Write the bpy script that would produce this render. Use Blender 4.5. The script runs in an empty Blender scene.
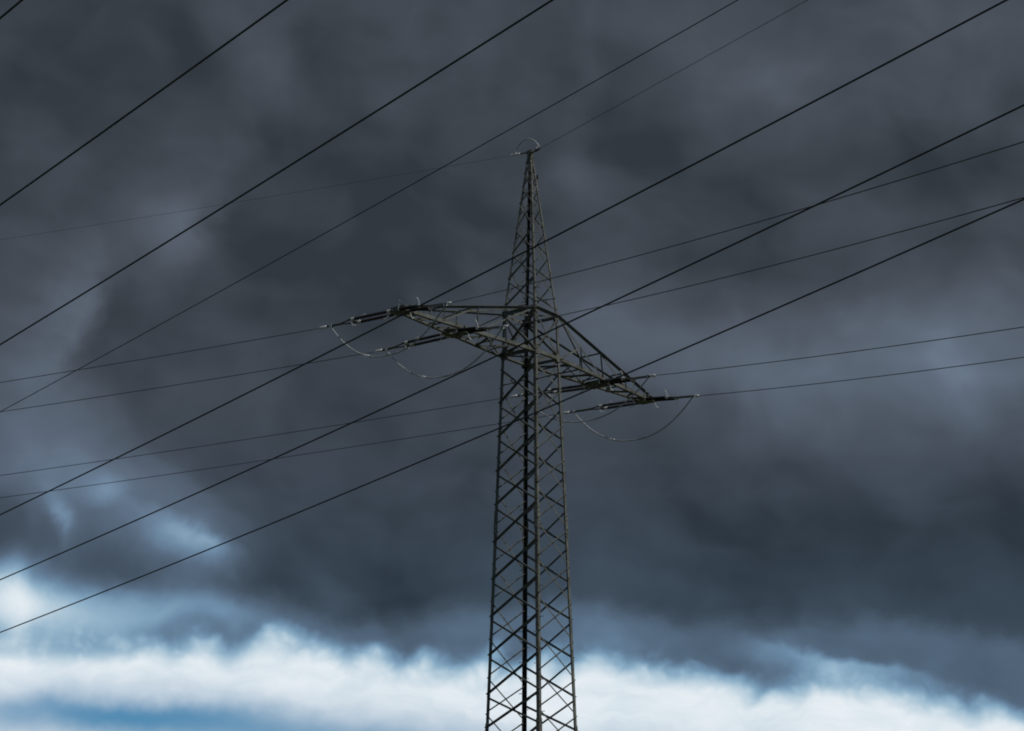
import bpy, bmesh, math, random
from mathutils import Vector, Matrix
random.seed(7)
S = bpy.context.scene
R = math.radians

# ------------------------------------------------------------------ camera
CAM_Z = 1.7                                  # eye height; every height below is measured from the ground
cam = bpy.data.cameras.new('camera')
cam.sensor_width = 36.0
cam.lens = 2598.27 / 1024 * 36.0
cam.clip_start = 0.1
cam.clip_end = 30000.0
co = bpy.data.objects.new('camera', cam)
S.collection.objects.link(co)
co.location = (0, 0, CAM_Z)
co.rotation_euler = (math.pi / 2 + 0.2876, 0, 0)
S.camera = co

# ------------------------------------------------------------------ sun
SUN_AZ, SUN_EL = 128.0, 50.0               # bearing from +Y towards +X, and elevation
sd = bpy.data.lights.new('sun', 'SUN')
sd.energy = 2.2
sd.angle = R(1.0)
sd.color = (1.0, 0.96, 0.90)
so = bpy.data.objects.new('sun', sd)
S.collection.objects.link(so)
svec = Vector((math.sin(R(SUN_AZ)) * math.cos(R(SUN_EL)), math.cos(R(SUN_AZ)) * math.cos(R(SUN_EL)), math.sin(R(SUN_EL))))
so.rotation_euler = svec.to_track_quat('Z', 'Y').to_euler()
so.location = svec * 300

# ------------------------------------------------------------------ picture settings
S.view_settings.view_transform = 'Standard'
S.view_settings.look = 'None'
S.view_settings.gamma = 1.0
S.view_settings.exposure = 0.0
S.view_settings.use_curve_mapping = False
S.cycles.filter_width = 1.9
S.cycles.max_bounces = 5

# ------------------------------------------------------------------ sky: storm clouds by bearing and elevation
def lin(c):
    return tuple(((x / 255) / 12.92 if x / 255 <= 0.04045 else (((x / 255) + 0.055) / 1.055) ** 2.4) for x in c)

W = bpy.data.worlds.new('World')
S.world = W
W.use_nodes = True
NT = W.node_tree
NT.nodes.clear()
def N(t, **kw):
    n = NT.nodes.new(t)
    for k, v in kw.items(): setattr(n, k, v)
    return n
def put(sock, x):
    if hasattr(x, 'is_linked'): NT.links.new(x, sock)
    else: sock.default_value = x
def M(op, a, b=0.0, c=None, clamp=False):
    n = N('ShaderNodeMath', operation=op, use_clamp=clamp)
    put(n.inputs[0], a); put(n.inputs[1], b)
    if c is not None: put(n.inputs[2], c)
    return n.outputs[0]
def VM(op, a, b=None, s=None):
    n = N('ShaderNodeVectorMath', operation=op)
    put(n.inputs[0], a)
    if b is not None: put(n.inputs[1], b)
    if s is not None: put(n.inputs['Scale'], s)
    return n
def smooth(x, lo, hi):
    n = N('ShaderNodeMapRange', interpolation_type='SMOOTHSTEP')
    put(n.inputs['Value'], x); put(n.inputs['From Min'], lo); put(n.inputs['From Max'], hi)
    return n.outputs[0]
def noise(vec, scale, detail=5, rough=0.55, dist=0.0, lac=2.0):
    n = N('ShaderNodeTexNoise')
    n.noise_dimensions = '3D'
    put(n.inputs['Vector'], vec)
    n.inputs['Scale'].default_value = scale
    n.inputs['Detail'].default_value = detail
    n.inputs['Roughness'].default_value = rough
    n.inputs['Lacunarity'].default_value = lac
    n.inputs['Distortion'].default_value = dist
    return n
tc = N('ShaderNodeTexCoord')
sep = N('ShaderNodeSeparateXYZ')
put(sep.inputs[0], tc.outputs['Generated'])
az = M('MULTIPLY', M('ARCTAN2', sep.outputs[0], sep.outputs[1]), 180 / math.pi)
el = M('MULTIPLY', M('ARCSINE', sep.outputs[2]), 180 / math.pi)
comb = N('ShaderNodeCombineXYZ')
put(comb.inputs[0], az); put(comb.inputs[1], el)
P0 = comb.outputs[0]
def warp(p, scale, amp, detail, seed):
    q = VM('ADD', p, (seed * 7.3, seed * 3.1, seed * 1.7)).outputs[0]
    n = noise(q, scale, detail)
    d = VM('SUBTRACT', n.outputs['Color'], (0.5, 0.5, 0.5)).outputs[0]
    d = VM('MULTIPLY', d, (amp * 1.25, amp * 0.8, 0.0)).outputs[0]
    return VM('ADD', p, d).outputs[0]
P1 = warp(P0, 0.28, 2.2, 2, 1.0)             # big rolls
P2 = warp(P1, 1.1, 0.55, 4, 2.0)              # billows
PE = warp(warp(P0, 0.5, 1.0, 3, 5.0), 1.9, 0.46, 5, 4.0)                # crisper, for the cloud edges
PB = warp(P0, 0.9, 0.35, 3, 9.0)                                       # for the heaped top of the bright strip
PG = warp(P0, 0.6, 0.9, 5, 6.0)
# soft cloud masses: az, el, half width, half height (degrees), turn (degrees), brightness
BLOBS = [
    (-5.38, 22.55, 2.43, 0.62, -38, 0.05),
    (-10.64, 22.83, 2.87, 1.54, 0, -0.03),
    (-6.15, 20.89, 5.29, 1.76, 0, -0.03),
    (-2.20, 23.60, 2.65, 1.10, -10, 0.01),
    (10.11, 23.29, 3.75, 1.54, 5, 0.06),
    (5.64, 22.65, 1.76, 1.32, -20, 0.04),
    (3.26, 21.84, 1.54, 0.88, 0, -0.025),
    (9.07, 20.87, 4.41, 0.93, -5, -0.045),
    (1.83, 20.88, 0.88, 0.55, -20, 0.04),
    (-10.79, 17.41, 1.32, 1.10, -40, 0.03),
    (-1.91, 19.23, 3.53, 1.76, 0, -0.035),
    (-8.98, 17.17, 0.99, 1.54, -20, -0.03),
    (-4.90, 17.86, 1.98, 1.54, 0, -0.02),
    (-6.02, 16.84, 0.88, 0.44, -20, 0.02),
    (-11.10, 15.00, 1.98, 1.54, 0, 0.075),
    (-8.22, 15.13, 1.98, 1.10, 0, 0.02),
    (-4.37, 14.79, 2.65, 1.32, 0, -0.02),
    (2.04, 17.69, 1.10, 0.88, 0, 0.05),
    (4.78, 16.76, 2.87, 1.32, -10, 0.07),
    (10.76, 16.41, 5.29, 1.46, 3, 0.15),
    (-8.11, 12.62, 2.43, 0.75, 0, 0.08),
    (7.02, 15.61, 3.31, 1.32, 0, 0.02),
    (5.57, 12.58, 3.31, 1.10, -10, -0.03),
    (1.09, 14.17, 2.65, 1.32, 0, 0.0),
    (9.78, 12.46, 3.31, 1.10, 0, -0.02),
    (-2.63, 12.51, 2.43, 0.88, 0, -0.015),
    (-4.07, 11.51, 0.66, 0.40, -35, 0.05),
    (-10.16, 13.85, 2.87, 1.21, 0, 0.1),
    (-11.19, 12.62, 1.10, 0.53, 0, -0.02),
    (-10.33, 12.91, 0.18, 0.49, 35, 0.14),
    (-9.36, 13.34, 0.53, 0.31, 0, 0.09),
    (-8.15, 13.60, 2.65, 0.88, 0, 0.07),
    (-7.11, 12.43, 1.32, 0.57, 5, 0.1),
    (-8.98, 12.16, 0.99, 0.49, -10, -0.03),
    (-11.28, 11.17, 1.28, 0.79, 0, 0.5),
    (-9.47, 11.04, 1.54, 0.57, 0, 0.2),
    (-7.38, 10.90, 1.76, 0.49, 0, 0.13),
    (-6.63, 11.36, 1.10, 0.44, 0, -0.03),
    (1.96, 10.77, 1.76, 0.44, -5, 0.06),
    (6.00, 9.78, 1.76, 0.35, -5, 0.06),
    (4.01, 12.61, 1.32, 0.40, -20, 0.03),
    (-1.09, 10.66, 1.32, 0.40, 0, 0.06),
]
# sharp-sided masses: bright on one side of an edge that runs through (az, el); turn = way the edge faces
EDGES = [
    (-9.75, 17.20, 1.32, 1.46, -25, 0.13, 0.3),
    (-7.09, 19.28, 1.98, 1.46, -20, 0.11, 0.2),
    (-7.07, 12.76, 0.75, 1.15, 66, 0.17, 0.25),
    (7.52, 9.93, 0.66, 1.87, 76, 0.17, 0.2),
]
v = 0.25
for (a, e, w, h, t, amp) in BLOBS:
    m = N('ShaderNodeMapping', vector_type='TEXTURE')
    put(m.inputs['Vector'], P2)
    m.inputs['Location'].default_value = (a, e, 0)
    m.inputs['Rotation'].default_value = (0, 0, R(t))
    m.inputs['Scale'].default_value = (w, h, 1)
    m2 = VM('MULTIPLY', m.outputs[0], (1, 1, 0)).outputs[0]
    g = M('POWER', math.e, M('MULTIPLY', VM('DOT_PRODUCT', m2, m2).outputs['Value'], -1.0))
    v = M('MULTIPLY_ADD', g, amp, v)
for (a, e, w, h, t, amp, soft) in EDGES:
    m = N('ShaderNodeMapping', vector_type='TEXTURE')
    put(m.inputs['Vector'], PE)
    m.inputs['Location'].default_value = (a, e, 0)
    m.inputs['Rotation'].default_value = (0, 0, R(t))
    m.inputs['Scale'].default_value = (w, h, 1)
    sx = N('ShaderNodeSeparateXYZ'); put(sx.inputs[0], m.outputs[0])
    m2 = VM('MULTIPLY', m.outputs[0], (1, 1, 0)).outputs[0]
    g = M('POWER', math.e, M('MULTIPLY', VM('DOT_PRODUCT', m2, m2).outputs['Value'], -1.0))
    g = M('MULTIPLY', g, smooth(sx.outputs[0], soft, -soft))
    v = M('MULTIPLY_ADD', g, amp, v)
# ragged texture of the deck
st = VM('MULTIPLY', P1, (0.75, 1.15, 1.0)).outputs[0]
n1 = noise(st, 0.36, 4, 0.45, 0.5)
n2 = noise(st, 1.5, 4, 0.5, 0.2)
v = M('MULTIPLY_ADD', M('SUBTRACT', n1.outputs['Fac'], 0.5), 0.07, v)
v = M('MULTIPLY_ADD', M('SUBTRACT', n2.outputs['Fac'], 0.5), 0.010, v)
# billows: one side of every roll catches the light of the strip, the other is in shade
for (sc, off, k, det, sd0) in ((0.26, (0.75, 0.50, 0), 0.22, 3, (3, 9, 0)), (0.95, (0.22, 0.17, 0), 0.05, 3, (8, 2, 4))):
    pb = VM('ADD', VM('MULTIPLY', P1, (0.8, 1.1, 1)).outputs[0], sd0).outputs[0]
    na = noise(pb, sc, det, 0.45)
    nb = noise(VM('ADD', pb, off).outputs[0], sc, det, 0.45)
    v = M('MULTIPLY_ADD', M('SUBTRACT', na.outputs['Fac'], nb.outputs['Fac']), k, v)
def curve(pts, x):
    fc = N('ShaderNodeFloatCurve')
    cur = fc.mapping.curves[0]
    for i, (px, py) in enumerate(pts):
        if i < 2: cur.points[i].location = ((px + 14) / 28, py / 20)
        else: cur.points.new((px + 14) / 28, py / 20)
    fc.mapping.use_clip = False
    fc.mapping.update()
    put(fc.inputs['Value'], M('MULTIPLY_ADD', x, 1 / 28, 0.5, clamp=True))
    return M('MULTIPLY', fc.outputs[0], 20.0)
spE = N('ShaderNodeSeparateXYZ'); put(spE.inputs[0], PE)
# under the dark base of the deck the far cloud is a lighter slate
dk = curve([(-11.34, 11.535), (-8.73, 11.626), (-6.08, 11.477), (-2.95, 11.045), (-0.72, 11.233), (1.30, 11.362), (3.09, 11.152), (4.55, 10.851), (6.41, 10.948), (8.17, 10.863), (9.90, 10.553), (11.27, 10.208)], spE.outputs[0])
v = M('MULTIPLY_ADD', smooth(M('SUBTRACT', dk, spE.outputs[1]), -0.25, 0.5), 0.11, v)
v = M('MAXIMUM', v, 0.19)
# the bright strip below the deck: its upper edge as a curve of bearing
nb1 = noise(PB, 0.8, 0, 0.4); nb2 = noise(PB, 1.9, 2, 0.45)
def heap(n, k):                                                            # rounded heaps with soft creases between them
    d = M('SUBTRACT', n.outputs['Fac'], 0.5)
    return M('MULTIPLY', M('SUBTRACT', M('SQRT', M('MULTIPLY_ADD', d, d, 0.003)), 0.055), k)
lump = M('ADD', heap(nb1, 1.25), heap(nb2, 0.75))
edge = M('ADD', curve([(-11.26, 9.994), (-9.74, 9.956), (-8.01, 10.046), (-6.25, 9.953), (-4.71, 10.239), (-3.38, 9.908), (-1.38, 9.661), (0.18, 9.685), (1.95, 9.767), (3.72, 9.535), (5.48, 9.123), (7.02, 9.269), (8.53, 9.064), (9.81, 8.690), (11.17, 8.398)], az), lump)
below = M('SUBTRACT', edge, el)                              # degrees below the edge
n3 = noise(VM('MULTIPLY', PE, (0.55, 1.6, 1)).outputs[0], 1.1, 6, 0.55, 0.2)
bandv = M('MULTIPLY_ADD', M('SUBTRACT', n3.outputs['Fac'], 0.5), 0.22, 0.875)
front = M('POWER', math.e, M('MULTIPLY', M('MULTIPLY', az, az), -1 / 900.0))   # the strip lies ahead, not all round
band = M('MULTIPLY', smooth(below, -0.48, 0.46), smooth(front, 0.02, 0.4))
glow = smooth(below, -0.75, 0.25)                                         # the deck thins just above the strip
v = M('MULTIPLY_ADD', glow, 0.13, v)
mixv = N('ShaderNodeMix', data_type='FLOAT')
put(mixv.inputs[0], band); put(mixv.inputs[2], v); put(mixv.inputs[3], bandv)
v = mixv.outputs[0]
ramp = N('ShaderNodeValToRGB')
put(ramp.inputs[0], v)
RC = [(0.0, (38, 44, 50)), (0.2, (47, 54, 63)), (0.3, (69, 77, 89)), (0.4, (91, 103, 121)), (0.5, (113, 134, 157)),
      (0.62, (146, 171, 191)), (0.78, (198, 213, 224)), (0.9, (234, 238, 243)), (1.0, (246, 249, 251))]
cr = ramp.color_ramp
cr.interpolation = 'LINEAR'
for i, (p, c) in enumerate(RC):
    e = cr.elements[i] if i < 2 else cr.elements.new(p)
    e.position = p; e.color = (*lin(c), 1)
# clear blue sky showing through the gap under the strip
sky = N('ShaderNodeTexSky', sky_type='NISHITA')
sky.sun_disc = False
sky.sun_elevation = R(SUN_EL)
sky.sun_rotation = R(SUN_AZ)
sky.air_density = 1.6
sky.dust_density = 0.3
sky.ozone_density = 3.0
skyc = VM('MULTIPLY', VM('SCALE', sky.outputs[0], s=0.10).outputs[0], (0.19, 0.44, 0.72)).outputs[0]
gap = 0.0
for (a, e, w, h, t, amp) in [(-9.90, 8.75, 4.19, 0.37, 0, 0.55), (-6.09, 8.32, 4.41, 0.75, -3, 0.74), (-2.25, 8.05, 2.87, 0.57, -3, 0.35), (-10.95, 8.30, 2.21, 0.31, 0, 0.2), (2.38, 8.23, 3.09, 0.35, 0, 0.3)]:
    m = N('ShaderNodeMapping', vector_type='TEXTURE')
    put(m.inputs['Vector'], PG)
    m.inputs['Location'].default_value = (a, e, 0)
    m.inputs['Rotation'].default_value = (0, 0, R(t))
    m.inputs['Scale'].default_value = (w, h, 1)
    m2 = VM('MULTIPLY', m.outputs[0], (1, 1, 0)).outputs[0]
    g = M('POWER', math.e, M('MULTIPLY', VM('DOT_PRODUCT', m2, m2).outputs['Value'], -1.0))
    gap = M('MULTIPLY_ADD', g, amp, gap)
gap = M('MINIMUM', gap, 1.0)
mx = N('ShaderNodeMix', data_type='RGBA')
hs = N('ShaderNodeHueSaturation')                                # the high deck is greyer than the air low down
sat = N('ShaderNodeMapRange', interpolation_type='SMOOTHSTEP')
put(sat.inputs['Value'], el); put(sat.inputs['From Min'], 12.0); put(sat.inputs['From Max'], 20.0)
sat.inputs['To Min'].default_value = 0.95; sat.inputs['To Max'].default_value = 0.78
put(hs.inputs['Saturation'], sat.outputs[0]); put(hs.inputs['Color'], ramp.outputs[0])
put(mx.inputs[0], gap); lowblue = M('MULTIPLY', smooth(el, 15.5, 10.5), M('SUBTRACT', 1.0, smooth(v, 0.45, 0.85)))
tn = N('ShaderNodeMix', data_type='RGBA')
put(tn.inputs[0], lowblue); put(tn.inputs[6], (0.965, 1.0, 1.01, 1)); put(tn.inputs[7], (0.85, 1.05, 1.13, 1))
put(mx.inputs[6], VM('MULTIPLY', hs.outputs[0], tn.outputs[2]).outputs[0]); put(mx.inputs[7], skyc)
# below the horizon and far round behind, plain cloud grey
bg = N('ShaderNodeBackground')
put(bg.inputs['Color'], mx.outputs[2])
bg.inputs['Strength'].default_value = 1.0
wo = N('ShaderNodeOutputWorld')
put(wo.inputs[0], bg.outputs[0])

# ------------------------------------------------------------------ materials
def material(name, base, rough=0.6, metal=0.0, var=0.25, scale=6.0, spots=None, spec=0.5, bump=0.0):
    m = bpy.data.materials.new(name); m.use_nodes = True
    t = m.node_tree; b = t.nodes['Principled BSDF']
    tcn = t.nodes.new('ShaderNodeTexCoord')
    nz = t.nodes.new('ShaderNodeTexNoise'); nz.inputs['Scale'].default_value = scale; nz.inputs['Detail'].default_value = 6
    t.links.new(tcn.outputs['Object'], nz.inputs['Vector'])
    r = t.nodes.new('ShaderNodeValToRGB')
    r.color_ramp.elements[0].position = 0.3; r.color_ramp.elements[1].position = 0.7
    r.color_ramp.elements[0].color = (*[c * (1 - var) for c in base], 1)
    r.color_ramp.elements[1].color = (*[min(1, c * (1 + var)) for c in base], 1)
    t.links.new(nz.outputs['Fac'], r.inputs[0])
    out = r.outputs[0]
    if spots:
        n2 = t.nodes.new('ShaderNodeTexNoise'); n2.inputs['Scale'].default_value = scale * 2.3; n2.inputs['Detail'].default_value = 4
        t.links.new(tcn.outputs['Object'], n2.inputs['Vector'])
        r2 = t.nodes.new('ShaderNodeValToRGB'); r2.color_ramp.elements[0].position = 0.56; r2.color_ramp.elements[1].position = 0.68
        t.links.new(n2.outputs['Fac'], r2.inputs[0])
        mi = t.nodes.new('ShaderNodeMix'); mi.data_type = 'RGBA'
        t.links.new(r2.outputs[0], mi.inputs[0]); t.links.new(out, mi.inputs[6]); mi.inputs[7].default_value = (*spots, 1)
        out = mi.outputs[2]
    t.links.new(out, b.inputs['Base Color'])
    b.inputs['Roughness'].default_value = rough
    b.inputs['Metallic'].default_value = metal
    b.inputs['Specular IOR Level'].default_value = spec
    if bump:
        bp = t.nodes.new('ShaderNodeBump'); bp.inputs['Strength'].default_value = bump; bp.inputs['Distance'].default_value = 0.01
        t.links.new(nz.outputs['Fac'], bp.inputs['Height']); t.links.new(bp.outputs[0], b.inputs['Normal'])
    return m
M_STEEL = material('painted_steel', (0.136, 0.144, 0.132), 0.7, 0, 0.32, 2.0, (0.085, 0.075, 0.055), 0.2)
M_BOLT = material('bolt_steel', (0.12, 0.12, 0.10), 0.6, 0, 0.2, 9.0, None, 0.3)
M_PORC = material('brown_porcelain', (0.011, 0.011, 0.0115), 0.8, 0, 0.2, 12.0, None, 0.1)
M_LEG_SHADE = material('leg_shade_black', (0.012, 0.012, 0.013), 0.7, 0, 0.2, 5.0, None, 0.2)  # shade as plain black colour, for the strip added to the far leg
M_FIT = material('forged_fittings', (0.07, 0.072, 0.07), 0.6, 0.2, 0.25, 9.0)
M_GALV = material('galvanised_steel', (0.62, 0.63, 0.64), 0.45, 0.2, 0.15, 12.0)
M_ALU = material('aluminium', (0.72, 0.73, 0.75), 0.4, 0.25, 0.1, 10.0)
M_WIRE = material('weathered_conductor', (0.05, 0.052, 0.055), 0.6, 0.3, 0.3, 1.2)
M_WIRE2 = material('blackened_conductor', (0.028, 0.029, 0.031), 0.65, 0.2, 0.3, 1.2)
M_JUMP = material('jumper_aluminium', (0.40, 0.41, 0.42), 0.6, 0.1, 0.2, 3.0)
M_GRASS = material('meadow_grass', (0.05, 0.06, 0.028), 0.9, 0, 0.45, 0.35, (0.085, 0.08, 0.045), 0.2)
M_CONC = material('weathered_concrete', (0.30, 0.29, 0.27), 0.85, 0, 0.2, 4.0, (0.16, 0.17, 0.12), 0.3)

# ------------------------------------------------------------------ mesh helpers
def link(name, bm, mat, parent=None, smooth_=False):
    me = bpy.data.meshes.new(name)
    bmesh.ops.recalc_face_normals(bm, faces=bm.faces[:])
    bm.to_mesh(me); bm.free()
    if smooth_:
        for p in me.polygons: p.use_smooth = True
    me.materials.append(mat)
    o = bpy.data.objects.new(name, me)
    S.collection.objects.link(o)
    if parent is not None:
        o.parent = parent
        base = Vector((0, 0, 0)); p = parent
        while p is not None: base += p.location; p = p.parent
        me.transform(Matrix.Translation(-base))
    return o
def tag(o, label=None, cat=None, group=None, kind=None):
    if label: o['label'] = label
    if cat: o['category'] = cat
    if group: o['group'] = group
    if kind: o['kind'] = kind
    return o
def root(name, loc, label, cat, group=None):
    o = bpy.data.objects.new(name, None)
    o.empty_display_size = 0.3
    S.collection.objects.link(o)
    o.location = loc
    return tag(o, label, cat, group)
def angle(bm, p0, p1, u, v, w, t=0.012, shift=0.5, w2=None):
    """rolled angle section from p0 to p1; flange w along u, flange w2 along v"""
    w2 = w2 or w
    d = (p1 - p0).normalized()
    u = (u - d * u.dot(d)).normalized()
    v = (v - d * v.dot(d) - u * v.dot(u)).normalized()
    sec = [(0, 0), (w, 0), (w, t), (t, t), (t, w2), (0, w2)]
    rings = []
    for p in (p0, p1):
        rings.append([bm.verts.new(p + u * (a - w * shift) + v * b) for a, b in sec])
    n = len(sec)
    for i in range(n):
        bm.faces.new((rings[0][i], rings[0][(i + 1) % n], rings[1][(i + 1) % n], rings[1][i]))
    bm.faces.new(rings[0][::-1]); bm.faces.new(rings[1])
def tube(bm, pts, r, n=8, taper=None):
    rings = []
    prev = None
    for i, p in enumerate(pts):
        a = pts[max(0, i - 1)]; b = pts[min(len(pts) - 1, i + 1)]
        d = (b - a).normalized()
        if prev is None:
            x = d.orthogonal().normalized()
        else:
            x = (prev - d * prev.dot(d)).normalized()
        prev = x
        y = d.cross(x)
        rr = taper[i] if taper else r
        rings.append([bm.verts.new(p + (x * math.cos(k * 2 * math.pi / n) + y * math.sin(k * 2 * math.pi / n)) * rr) for k in range(n)])
    for i in range(len(rings) - 1):
        for k in range(n):
            bm.faces.new((rings[i][k], rings[i][(k + 1) % n], rings[i + 1][(k + 1) % n], rings[i + 1][k]))
    bm.faces.new(rings[0][::-1]); bm.faces.new(rings[-1])
def box(bm, c, x, y, z, sx, sy, sz):
    """box about c with half sizes along unit axes x, y, z"""
    vs = []
    for i in (-1, 1):
        for j in (-1, 1):
            for k in (-1, 1):
                vs.append(bm.verts.new(c + x * sx * i + y * sy * j + z * sz * k))
    for f in ((0, 1, 3, 2), (4, 6, 7, 5), (0, 4, 5, 1), (2, 3, 7, 6), (0, 2, 6, 4), (1, 5, 7, 3)):
        bm.faces.new([vs[i] for i in f])
Zv = Vector((0, 0, 1))

# ------------------------------------------------------------------ the ground
bm = bmesh.new()
bmesh.ops.create_grid(bm, x_segments=90, y_segments=90, size=6000)
for vt in bm.verts:
    # finer cells near the middle, gentle swells far away
    vt.co.x = math.copysign(abs(vt.co.x / 6000) ** 2.2 * 6000, vt.co.x)
    vt.co.y = math.copysign(abs(vt.co.y / 6000) ** 2.2 * 6000, vt.co.y)
    d = vt.co.length
    if d > 250:
        vt.co.z = (math.sin(vt.co.x * 0.0031) * math.cos(vt.co.y * 0.0027) - 0.6) * min(1, (d - 250) / 900) * 9
tag(link('ground', bm, M_GRASS, None, True), kind='structure')

# ------------------------------------------------------------------ the pylon
A = 0.9029                                                     # bearing of the crossarm
TX, TY = 0.6621, 88.0
ad = Vector((-math.cos(A), -math.sin(A), 0))                    # along the arm that comes towards the viewer
pd = Vector((math.sin(A), -math.cos(A), 0))                     # across the arm
H = 26.3192 + CAM_Z                                             # lower ring
HU = 27.8618 + CAM_Z                                            # upper ring
HT = 34.0691 + CAM_Z                                            # peak
LARM = 7.0266
base = Vector((TX, TY, 0))
pylon = root('lattice_pylon', base, 'grey green steel lattice pylon with a square tapering mast, one slanting crossarm and pointed peak', 'pylon')
def rad(h):
    """half diagonal of the mast at height h"""
    if h <= H: return 1.042 + 0.0405 * (H - h)
    if h <= HU: return 1.042 + (0.985 - 1.042) * (h - H) / (HU - H)
    return 0.985 + (0.085 - 0.985) * (h - HU) / (HT - HU)
# the mast stands a touch askew to the arms
am = Matrix.Rotation(R(2.6), 3, 'Z') @ ad
pm = Matrix.Rotation(R(2.6), 3, 'Z') @ pd
CORN = {'near': (1, 1), 'left': (1, -1), 'far': (-1, -1), 'right': (-1, 1)}
def corner(k, h, inset=0.0):
    a, b = CORN[k]
    s = rad(h) / math.sqrt(2) - inset
    return base + am * a * s + pm * b * s + Zv * h
# legs: angle irons whose heel stands on the corner, flanges lying in the two faces
SPL = [2.2, 8.3, 14.6, 22.0]                                    # heights of the splices
for k, (a, b) in CORN.items():
    bm = bmesh.new()
    prev = 0.25
    for h, w in ((8.3, 0.15), (14.6, 0.14), (22.0, 0.125), (H, 0.115), (HU, 0.105), (HT - 0.12, 0.075)):
        angle(bm, corner(k, prev), corner(k, h), -am * a, -pm * b, w, 0.016, 0.0)
        prev = h
    leg = link('leg', bm, M_STEEL, pylon)
    # bolted splice plates
    for h in SPL[1:] + [HU - 0.02]:
        bm = bmesh.new()
        c0, c1 = corner(k, h - 0.42), corner(k, h + 0.42)
        o = (am * a + pm * b) * 0.014
        angle(bm, c0 + o, c1 + o, -am * a, -pm * b, 0.15 if h < 24 else 0.11, 0.012, 0.0)
        for q in (-0.32, -0.16, 0.16, 0.32):
            for dirn, nrm in ((-am * a, pm * b), (-pm * b, am * a)):
                cc = corner(k, h + q) + o + dirn * 0.07
                box(bm, cc + nrm * 0.012, dirn, Zv, nrm, 0.02, 0.02, 0.016)
        link('splice_plate', bm, M_STEEL, leg)
    # climbing bolts on two legs
    if k in ('near', 'far'):
        h = 9.3; i = 0
        while h < HT - 2.0:
            dirn = pm * b if i % 2 else am * a
            oth = -am * a if i % 2 else -pm * b
            c = corner(k, h) + oth * 0.06
            bm = bmesh.new()
            tube(bm, [c - dirn * 0.02, c + dirn * 0.17, c + dirn * 0.172], 0.011, 6, [0.011, 0.011, 0.02])
            link('step_bolt', bm, M_BOLT, leg)
            h += 0.54; i += 1
    if k == 'far':                                               # added black strip, stands in for shade inside the far leg
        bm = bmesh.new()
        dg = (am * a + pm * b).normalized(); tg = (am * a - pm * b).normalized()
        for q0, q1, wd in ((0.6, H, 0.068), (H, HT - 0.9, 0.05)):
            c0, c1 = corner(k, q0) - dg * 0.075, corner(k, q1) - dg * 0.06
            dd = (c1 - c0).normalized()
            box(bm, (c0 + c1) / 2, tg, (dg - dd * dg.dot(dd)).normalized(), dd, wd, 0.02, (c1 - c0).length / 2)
        link('leg_shade_strip', bm, M_LEG_SHADE, leg)
    bm = bmesh.new()
    f = corner(k, 0.0)
    tube(bm, [f - Zv * 0.5, f + Zv * 0.1, f + Zv * 0.34, f + Zv * 0.4], 0.4, 16, [0.45, 0.42, 0.36, 0.3])
    link('concrete_footing', bm, M_CONC, pylon)

# cross bracing. Node heights on the two faces the arms leave from; the two other faces are lighter and staggered by half a panel
NODES = [27.56, 26.22, 25.00, 23.75, 22.55, 21.23, 19.92, 18.62, 17.29, 15.95, 14.81]
PEAK = [35.62, 35.27, 34.86, 34.36, 33.71, 32.76, 31.81, 30.83, 29.78]
FACES = [('left', 'near', am, 0), ('near', 'right', pm, 1), ('far', 'left', -pm, 1), ('right', 'far', -am, 0)]
nodes = NODES[:]
while nodes[-1] > 2.2: nodes.append(nodes[-1] - 1.42)
nodes.append(0.5)
def stag(ns):
    return [ns[0]] + [(ns[i] + ns[i + 1]) / 2 for i in range(len(ns) - 1)] + [ns[-1]]
members = []
for (k0, k1, nrm, st_) in FACES:
    for lst, w, kind in ((nodes, 0.07, 'b'), ([HU, H], 0.075, 'm'), (PEAK, 0.055, 'p')):
        ns = stag(lst) if (st_ and kind != 'm') else lst
        for i in range(len(ns) - 1):
            hi, lo = ns[i], ns[i + 1]
            if hi - lo < 0.12: continue
            ww = w if kind != 'p' else max(0.035, w * (0.65 + 0.35 * (HT - hi) / (HT - HU)))
            for up in (0, 1):
                ka, kb = (k0, k1) if up else (k1, k0)           # rises from ka to kb
                p0, p1 = corner(ka, lo + 0.04), corner(kb, hi - 0.04)
                # one member on each side of the flange so that they pass each other at the crossing
                side = (1 if not st_ else (1 if up else -1))
                off = nrm * ((0.004 if up else -0.022) if side > 0 else -0.03)
                if st_: ww_ = ww * (0.74 if up else 0.7)
                else: ww_ = ww
                d = (p1 - p0).normalized()
                u = nrm.cross(d).normalized()
                if u.z < 0: u = -u
                members.append((p0, p1, off, u, nrm * side, ww_, hi, nrm))
def weight(mm):
    p0, p1 = mm[0], mm[1]
    vis = 1.0 if mm[6] > 13.5 + CAM_Z else 0.01
    return vis * (p1 - p0).length * mm[5] * (1.02 if mm[7].y < 0 else 1.0)
members.sort(key=weight, reverse=True)
rest = bmesh.new()
for i, (p0, p1, off, u, vdir, ww, hi, nrm) in enumerate(members):
    bm = bmesh.new() if i < 100 else rest
    angle(bm, p0 + off, p1 + off, -u, vdir, ww, 0.009, 0.5)
    if i < 100: link('diagonal_brace', bm, M_STEEL, pylon)
tag(link('diagonal_brace', rest, M_STEEL, pylon), kind='stuff')

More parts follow.
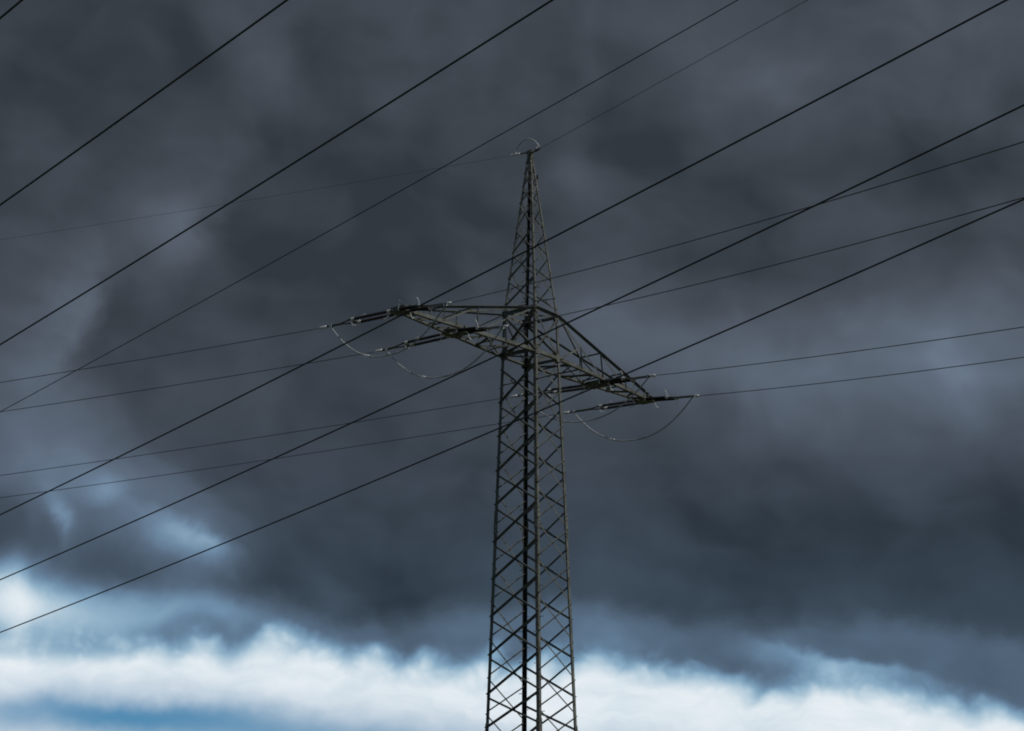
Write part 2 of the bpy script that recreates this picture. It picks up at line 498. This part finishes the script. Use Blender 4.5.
# horizontal members of the two rings, with a cross in plan
KS = ['near', 'right', 'far', 'left']
for h, w in ((H, 0.11), (HU, 0.10)):
    for i in range(4):
        k0, k1 = KS[i], KS[(i + 1) % 4]
        nrm = (corner(k0, h) + corner(k1, h)) / 2 - base - Zv * h
        nrm.normalize()
        bm = bmesh.new()
        if h == H and abs(nrm.dot(pd)) > 0.5: continue           # the arm chords run through here
        angle(bm, corner(k0, h) + nrm * 0.012, corner(k1, h) + nrm * 0.012, -Zv, nrm, w, 0.01, 0.5)
        link('ring_beam', bm, M_STEEL, pylon)
    for k0, k1, dz in (('near', 'far', -0.03), ('left', 'right', 0.05)):
        bm = bmesh.new()
        angle(bm, corner(k0, h, 0.03) + Zv * dz, corner(k1, h, 0.03) + Zv * dz, Zv.cross(corner(k1, h) - corner(k0, h)), -Zv, 0.06, 0.009, 0.5)
        link('plan_brace', bm, M_STEEL, pylon)
# gusset plates at the ring nodes
for k, (a, b) in CORN.items():
    for h in (H, HU):
        bm = bmesh.new()
        c = corner(k, h)
        box(bm, c - pd * b * 0.11 + ad * a * 0.026, pd, Zv, ad, 0.12, 0.13, 0.006)
        box(bm, c - ad * a * 0.10 + pd * b * 0.026, ad, Zv, pd, 0.11, 0.13, 0.006)
        link('gusset_plate', bm, M_STEEL, pylon)
# cap of the peak
bm = bmesh.new()
pk = base + Zv * HT
box(bm, pk - Zv * 0.06, ad, pd, Zv, 0.085, 0.085, 0.10)
box(bm, pk + Zv * 0.03, ad, pd, Zv, 0.05, 0.13, 0.05)
link('peak_cap', bm, M_BOLT, pylon)
bm = bmesh.new()
box(bm, corner('right', HT - 0.95) + pd * 0.02, pd, Zv, ad, 0.07, 0.08, 0.008)
link('small_plate', bm, M_BOLT, pylon)

# the two arms
FR = [0.0, 0.13, 0.26, 0.36, 0.46, 0.57, 0.68, 0.78, 0.87, 0.95]
ATT = 0.54                                                      # inner attachment, as a fraction of the arm
def make_arm(sg):
    da = ad * sg
    s0 = rad(H) / math.sqrt(2); s1 = rad(HU) / math.sqrt(2)
    low = lambda side, f: base + da * (s0 + (LARM - s0) * f) + pd * side * (s0 + (0.20 - s0) * f) + Zv * H
    upp = lambda side, f: base + da * (s1 + (LARM - 0.15 - s1) * f) + pd * side * (s1 + (0.18 - s1) * f) + Zv * (HU + (H + 0.13 - HU) * f)
    bm = bmesh.new()
    for side in (1, -1):
        a0 = low(side, 0) - da * (s0 if sg > 0 else s0) * 1.0
        angle(bm, low(side, 0) , low(side, 1), Zv, -pd * side, 0.12, 0.012, 0.5)
        # the chord runs on through the mast to its middle
        angle(bm, base + pd * side * s0 + Zv * H, low(side, 0), Zv, -pd * side, 0.12, 0.012, 0.5)
    arm = link('crossarm', bm, M_STEEL, pylon)
    for side in (1, -1):
        bm = bmesh.new()
        angle(bm, upp(side, 0), upp(side, 1), -Zv, pd, 0.085 if side > 0 else 0.06, 0.010, 0.5)
        link('upper_chord', bm, M_STEEL, arm)
    def strut(name, p0, p1, w, nrm, flip=1):
        bm = bmesh.new()
        d = (p1 - p0).normalized()
        angle(bm, p0, p1, nrm.cross(d) * flip, nrm, w, 0.008, 0.5)
        link(name, bm, M_STEEL, arm)
    # zigzag and cross members of the bottom frame
    for i in range(len(FR) - 1):
        s = 1 if i % 2 else -1
        strut('plan_brace', low(s, FR[i]) - Zv * 0.02, low(-s, FR[i + 1]) - Zv * 0.02, 0.06, -Zv)
        if i: strut('cross_member', low(1, FR[i]) + Zv * 0.03, low(-1, FR[i]) + Zv * 0.03, 0.055, Zv)
    # side frames
    for side in (1, -1):
        n = pd * side
        u0, u1, u2 = upp(side, 0), upp(side, 0.46), upp(side, 0.72)
        l0, l1, l2 = low(side, 0), low(side, 0.46), low(side, 0.72)
        m0 = (u0 + l1) / 2
        strut('side_brace', u0, l1, 0.05, -n)
        strut('side_brace', l0, m0, 0.055, n)
        strut('post', m0, low(side, 0.23), 0.05, n)
        strut('post', u1, l1, 0.06, n)
        strut('side_brace', u1, l2, 0.055, -n)
        strut('post', u2, l2, 0.045, n)
    # struts across the top
    for f in (0.46, 0.72):
        strut('top_strut', upp(1, f), upp(-1, f), 0.06, Zv)
    strut('top_brace', upp(1, 0.02) - Zv * 0.02, upp(-1, 0.46) - Zv * 0.02, 0.05, Zv)
    # box at the tip and cross beam at the inner attachment
    bm = bmesh.new()
    tip = base + da * LARM + Zv * H
    for dz in (0.075, -0.075):
        box(bm, tip - da * 0.05 + Zv * dz, da, pd, Zv, 0.26, 0.33, 0.012)
    box(bm, tip + da * 0.2, da, pd, Zv, 0.012, 0.33, 0.063)
    box(bm, tip - da * 0.3, da, pd, Zv, 0.012, 0.33, 0.063)
    link('tip_plate', bm, M_STEEL, arm)
    bm = bmesh.new()
    ia = base + da * (LARM * 0.579) + Zv * H
    fr = (LARM * 0.579 - s0) / (LARM - s0)
    hw = s0 + (0.20 - s0) * fr + 0.06
    for q in (-0.2, 0.2):
        angle(bm, ia + da * q - pd * hw - Zv * 0.02, ia + da * q + pd * hw - Zv * 0.02, Zv, da * (1 if q > 0 else -1), 0.14, 0.012, 0.5)
    for sd_ in (1, -1):
        box(bm, ia + pd * sd_ * (hw - 0.14) - Zv * 0.08, da, pd, Zv, 0.19, 0.16, 0.012)
    link('attachment_beam', bm, M_STEEL, arm)
make_arm(1)
make_arm(-1)

# ------------------------------------------------------------------ conductors of the pylon: bearing, slope, curvature, height offset
WIRES = {'L1l': (0.60495, 0.02675, 0.000519, -0.115), 'L2l': (0.60926, 0.02564, 0.000579, -0.231), 'R2l': (0.61027, 0.01629, 0.000421, 0.034), 'R1l': (0.61074, 0.01425, 0.000389, 0.016), 'L1r': (-1.17995, -0.21637, 0.000594, -0.134), 'L2r': (-1.18452, -0.21737, 0.000670, -0.177), 'R2r': (-1.16715, -0.22485, 0.000557, 0.066), 'R1r': (-1.17100, -0.22267, 0.000631, -0.016), 'El': (0.61228, 0.06777, 0.000347, 0.018), 'Er': (-1.18718, -0.13457, 0.000076, -0.045)}
def hdir(nm):
    a = WIRES[nm][0]
    return Vector((-math.cos(a), math.sin(a), 0)) if nm[-1] == 'l' else Vector((math.cos(a), math.sin(a), 0))
BASES = {'L1': base + ad * LARM + Zv * H, 'L2': base + ad * LARM * 0.5791 + Zv * H,
         'R2': base - ad * LARM * 0.5791 + Zv * H, 'R1': base - ad * LARM + Zv * H, 'E': base + Zv * HT}
def wpt(nm, t):
    a, s, c, kz = WIRES[nm]
    return BASES[nm[:-1]] + hdir(nm) * t + Zv * (kz + s * t + c * t * t)
CLS = {'L1l': 3.48, 'L2l': 3.55, 'R2l': 3.95, 'R1l': 3.75, 'L1r': 4.6, 'L2r': 4.55, 'R2r': 4.6, 'R1r': 4.3}
INS_LABEL = {
    'L1l': 'double insulator string pulling left from the left tip of the crossarm',
    'L1r': 'short looking insulator string pulling right along the left tip of the crossarm',
    'L2l': 'double insulator string pulling left from the middle of the left arm',
    'L2r': 'insulator string running right from the middle of the left arm towards the mast',
    'R2l': 'insulator string running left from the middle of the right arm, crossing behind the mast leg',
    'R2r': 'insulator string pulling right from the middle of the right arm',
    'R1l': 'double insulator string pulling left from the right tip of the crossarm',
    'R1r': 'insulator string at the right tip of the crossarm pulling to the far right'}
WIRE_LABEL = {
    'L1l': 'thin wire leaving left from the insulator at the left arm tip',
    'L2l': 'thin wire leaving left from the insulator under the middle of the left arm',
    'R2l': 'thin wire leaving left from behind the mast, upper of the two below the left arm',
    'R1l': 'thin wire leaving left from the right arm tip, lowest of the thin left wires',
    'L1r': 'thin wire rising right from the left arm tip, highest of the four on the right',
    'L2r': 'thin wire rising right from the middle of the left arm, past the mast',
    'R2r': 'thin wire leaving right from the middle of the right arm',
    'R1r': 'thin wire leaving right from the right arm tip, lowest wire on the right',
    'El': 'very faint wire running left from the peak of the pylon',
    'Er': 'very thin wire climbing steeply right from the peak of the pylon'}
JUMP_LABEL = {
    'L1': 'pale slack cable loop under the left tip of the crossarm',
    'L2': 'pale slack cable loop under the middle of the left arm',
    'R2': 'dark slack cable loop under the middle of the right arm beside the mast',
    'R1': 'slack cable loop hanging lowest, under the right tip of the crossarm'}
EARTH_LABEL = {
    'El': 'pale clamp fitting on the left side of the pylon peak',
    'Er': 'dark clamp fitting on the right side of the pylon peak',
    'J': 'small pale wire arch standing over the pylon peak'}
FRONT_LABEL = ['thin earth wire of the nearer line, passing upper left of the pylon peak',
    'thick black wire cutting across the extreme top left corner',
    'thick black wire across the upper left, second from the top left corner',
    'thick black wire across the upper left, nearest above the thin earth wire',
    'thick black wire crossing in front of the pylon peak section above the crossarm',
    'thick black wire crossing in front of the mast just at the crossarm',
    'lowest thick black wire, crossing the mast below the crossarm']
def insulator_set(nm, label):
    inner = nm[:2] in ('L2', 'R2')
    k = CLS[nm] / 3.6 if nm[-1] == 'r' else 1.0                  # the strings on the right are longer
    t0 = 0.25 if inner else 0.10
    o = BASES[nm[:-1]] + hdir(nm) * t0 - Zv * (0.07 if inner else 0.02)
    tail = wpt(nm, CLS[nm])
    d = (tail - o).normalized()
    sd_ = d.cross(Zv).normalized()
    up = sd_.cross(d).normalized()
    rt = root('tension_insulator', o, label, 'insulator', 'double insulator strings holding the conductors at the crossarm')
    P = lambda t, s=0.0, z=0.0: o + d * t + sd_ * s + up * z
    hs = 0.19
    y1, s0, s1, y2 = 0.16, 0.26, 0.26 + 1.54 * k, 0.36 + 1.54 * k
    end = (tail - o).length
    bm = bmesh.new()                                            # shackle
    tube(bm, [P(-0.12), P(0.0), P(y1)], 0.03, 8)
    link('shackle', bm, M_FIT, rt)
    for ty in (y1, y2):                                         # yoke plates
        bm = bmesh.new()
        box(bm, P(ty), d, sd_, up, 0.055, hs + 0.06, 0.014)
        link('yoke_plate', bm, M_FIT, rt)
    for s in (-hs, hs):                                         # two long rods with sheds
        bm = bmesh.new()
        pts, rr = [], []
        pts += [P(s0 - 0.06, s), P(s0 + 0.03, s)]; rr += [0.035, 0.05]
        n = 22
        for i in range(n):
            t = s0 + 0.05 + (s1 - s0 - 0.1) * i / n
            q = (s1 - s0 - 0.1) / n
            pts += [P(t, s), P(t + q * 0.35, s), P(t + q * 0.5, s)]; rr += [0.030, 0.059, 0.032]
        pts += [P(s1 - 0.05, s), P(s1 - 0.03, s), P(s1 + 0.06, s)]; rr += [0.034, 0.05, 0.035]
        tube(bm, pts, 0.04, 10, rr)
        rod = link('insulator_rod', bm, M_PORC, rt, False)
        for te, sgn in ((s0, 1), (s1, -1)):                     # caps
            bm = bmesh.new()
            tube(bm, [P(te - 0.07, s), P(te + 0.07, s)], 0.054, 10)
            link('end_cap', bm, M_GALV, rod)
        # tail links from the yoke to the clamp
        bm = bmesh.new()
        tube(bm, [P(y2 + 0.03, s), P(y2 + 0.55, s * 0.12)], 0.028, 6)
        link('tail_link', bm, M_FIT, rt)
    for ty, sg in ((y1 + 0.06, 1), (y2 - 0.06, -1)):            # arcing horns, one up and one down at either end
        for zz in (1, -1):
            bm = bmesh.new()
            s = hs * zz * 1.15
            tube(bm, [P(ty, s), P(ty + sg * 0.02, s, 0.10 * zz), P(ty + sg * 0.06, s * 1.1, 0.20 * zz), P(ty + sg * 0.15, s * 1.2, 0.27 * zz), P(ty + sg * 0.21, s * 1.2, 0.26 * zz)], 0.013, 6, [0.013, 0.013, 0.013, 0.013, 0.02])
            link('arcing_horn', bm, M_GALV, rt)
    bm = bmesh.new()                                            # clamp that grips the conductor
    tube(bm, [P(y2 + 0.5), P(y2 + 0.56), P(end - 0.42), P(end - 0.3)], 0.035, 8, [0.03, 0.045, 0.045, 0.035])
    cl = link('dead_end_clamp', bm, M_FIT, rt, True)
    bm = bmesh.new()
    tube(bm, [P(end - 0.31), P(end - 0.28), P(end - 0.05), P(end + 0.02)], 0.04, 8, [0.035, 0.055, 0.05, 0.025])
    link('compression_sleeve', bm, M_ALU, cl, True)
for nm in ('L1l', 'L1r', 'L2l', 'L2r', 'R2l', 'R2r', 'R1l', 'R1r'):
    insulator_set(nm, INS_LABEL[nm])

def cable(name, pts, r, mat, label, cat, group=None, n=6):
    bm = bmesh.new()
    tube(bm, pts, r, n)
    o = link(name, bm, mat, None, True)
    # origin at the first point
    o.data.transform(Matrix.Translation(-pts[0])); o.location = pts[0]
    tag(o, label, cat, group)
    return o
for nm in WIRES:
    e = nm[0] == 'E'
    far = nm[-1] == 'l'
    tend = 95 if far else 92
    t_start = 0.86 if e else CLS[nm] - 0.06
    pts = [wpt(nm, t_start + (tend - t_start) * i / 70) for i in range(71)]
    cable('earth_wire' if e else 'conductor', pts, (0.0055 if far else 0.0095) if e else 0.013, M_WIRE, WIRE_LABEL[nm], 'wire',
          None if e else 'conductors strung from the pylon arms')

# jumpers hanging under the arms
def jumper(k, label, sag, bias):
    dl_, dr_ = k + 'l', k + 'r'
    a, b = wpt(dl_, CLS[dl_] - 0.5) - Zv * 0.03, wpt(dr_, CLS[dr_] - 0.5) - Zv * 0.03
    def J(t):
        x = t ** bias
        s = 1 - abs(2 * x - 1) ** 2.25
        return a.lerp(b, t) - Zv * sag * s
    pts = [J(i / 48) for i in range(49)]
    o = cable('jumper_cable', pts, 0.024, M_JUMP, label, 'cable', 'jumper loops under the crossarm', 8)
    bm = bmesh.new()
    tube(bm, [J(0.305), J(0.31), J(0.35), J(0.355)], 0.04, 8, [0.022, 0.042, 0.042, 0.022])
    link('clamp', bm, M_ALU, o)
    for tt in (0.0, 1.0):
        bm = bmesh.new()
        p = J(tt)
        box(bm, p + Zv * 0.03, ad, pd, Zv, 0.05, 0.05, 0.05)
        link('terminal', bm, M_GALV, o)
for k, sag, bias in (('L1', 1.35, 1.0), ('L2', 1.3, 1.0), ('R2', 1.3, 1.0), ('R1', 1.35, 1.0)):
    jumper(k, JUMP_LABEL[k], sag, bias)

# earth wire fittings and the stiff jumper over the peak
for nm in ('El', 'Er'):
    d = (wpt(nm, 1.2) - wpt(nm, 0.2)).normalized()
    o = wpt(nm, 0.04)
    rt = root('earth_wire_fitting', o, EARTH_LABEL[nm], 'fitting')
    sd_ = d.cross(Zv).normalized()
    bm = bmesh.new()
    tube(bm, [o, o + d * 0.10, o + d * 0.42], 0.03, 8, [0.03, 0.036, 0.026])
    link('link_rod', bm, M_FIT, rt)
    bm = bmesh.new()
    tube(bm, [o + d * 0.40, o + d * 0.44, o + d * 0.80, o + d * 0.84], 0.03, 8, [0.025, 0.052, 0.045, 0.018])
    cl = link('clamp', bm, M_GALV if nm == 'El' else M_FIT, rt)
    bm = bmesh.new()
    tube(bm, [o + d * 0.62, o + d * 0.60 + Zv * 0.13], 0.014, 6)
    link('terminal', bm, M_GALV, cl)
a, b = wpt('El', 0.66) + Zv * 0.1, wpt('Er', 0.86) + Zv * 0.06
pts = []
for i in range(33):
    t = i / 32
    pts.append(a.lerp(b, t) + Zv * (0.40 * (1 - abs(2 * t - 1) ** 2.4)) + (b - a).normalized() * 0.0)
cable('earth_jumper', pts, 0.022, M_JUMP, EARTH_LABEL['J'], 'cable', None, 8)

# ------------------------------------------------------------------ the second line, passing in front of the pylon
FA, FS, FC, FDH, FCE, FSE = 0.91730, -0.09044, 0.00049, -0.00764, 0.00043, -0.07637
FOFF = [21.661, 13.540, 16.358, 19.231, 24.281, 26.951, 29.588]
fd = Vector((-math.cos(FA), math.sin(FA), 0)); fn = Vector((math.sin(FA), math.cos(FA), 0))
def fpt(i, t):
    z = 16 + FS * t + FC * t * t if i else 16 + FDH + FSE * t + FCE * t * t
    return fn * FOFF[i] + fd * t + Zv * (z + CAM_Z)
for i in range(7):
    pts = [fpt(i, -75 + 245 * j / 120) for j in range(121)]
    cable('conductor' if i else 'earth_wire', pts, 0.016 if i else 0.0082, M_WIRE2, FRONT_LABEL[i], 'wire',
          'conductors of the nearer line crossing the picture' if i else None)
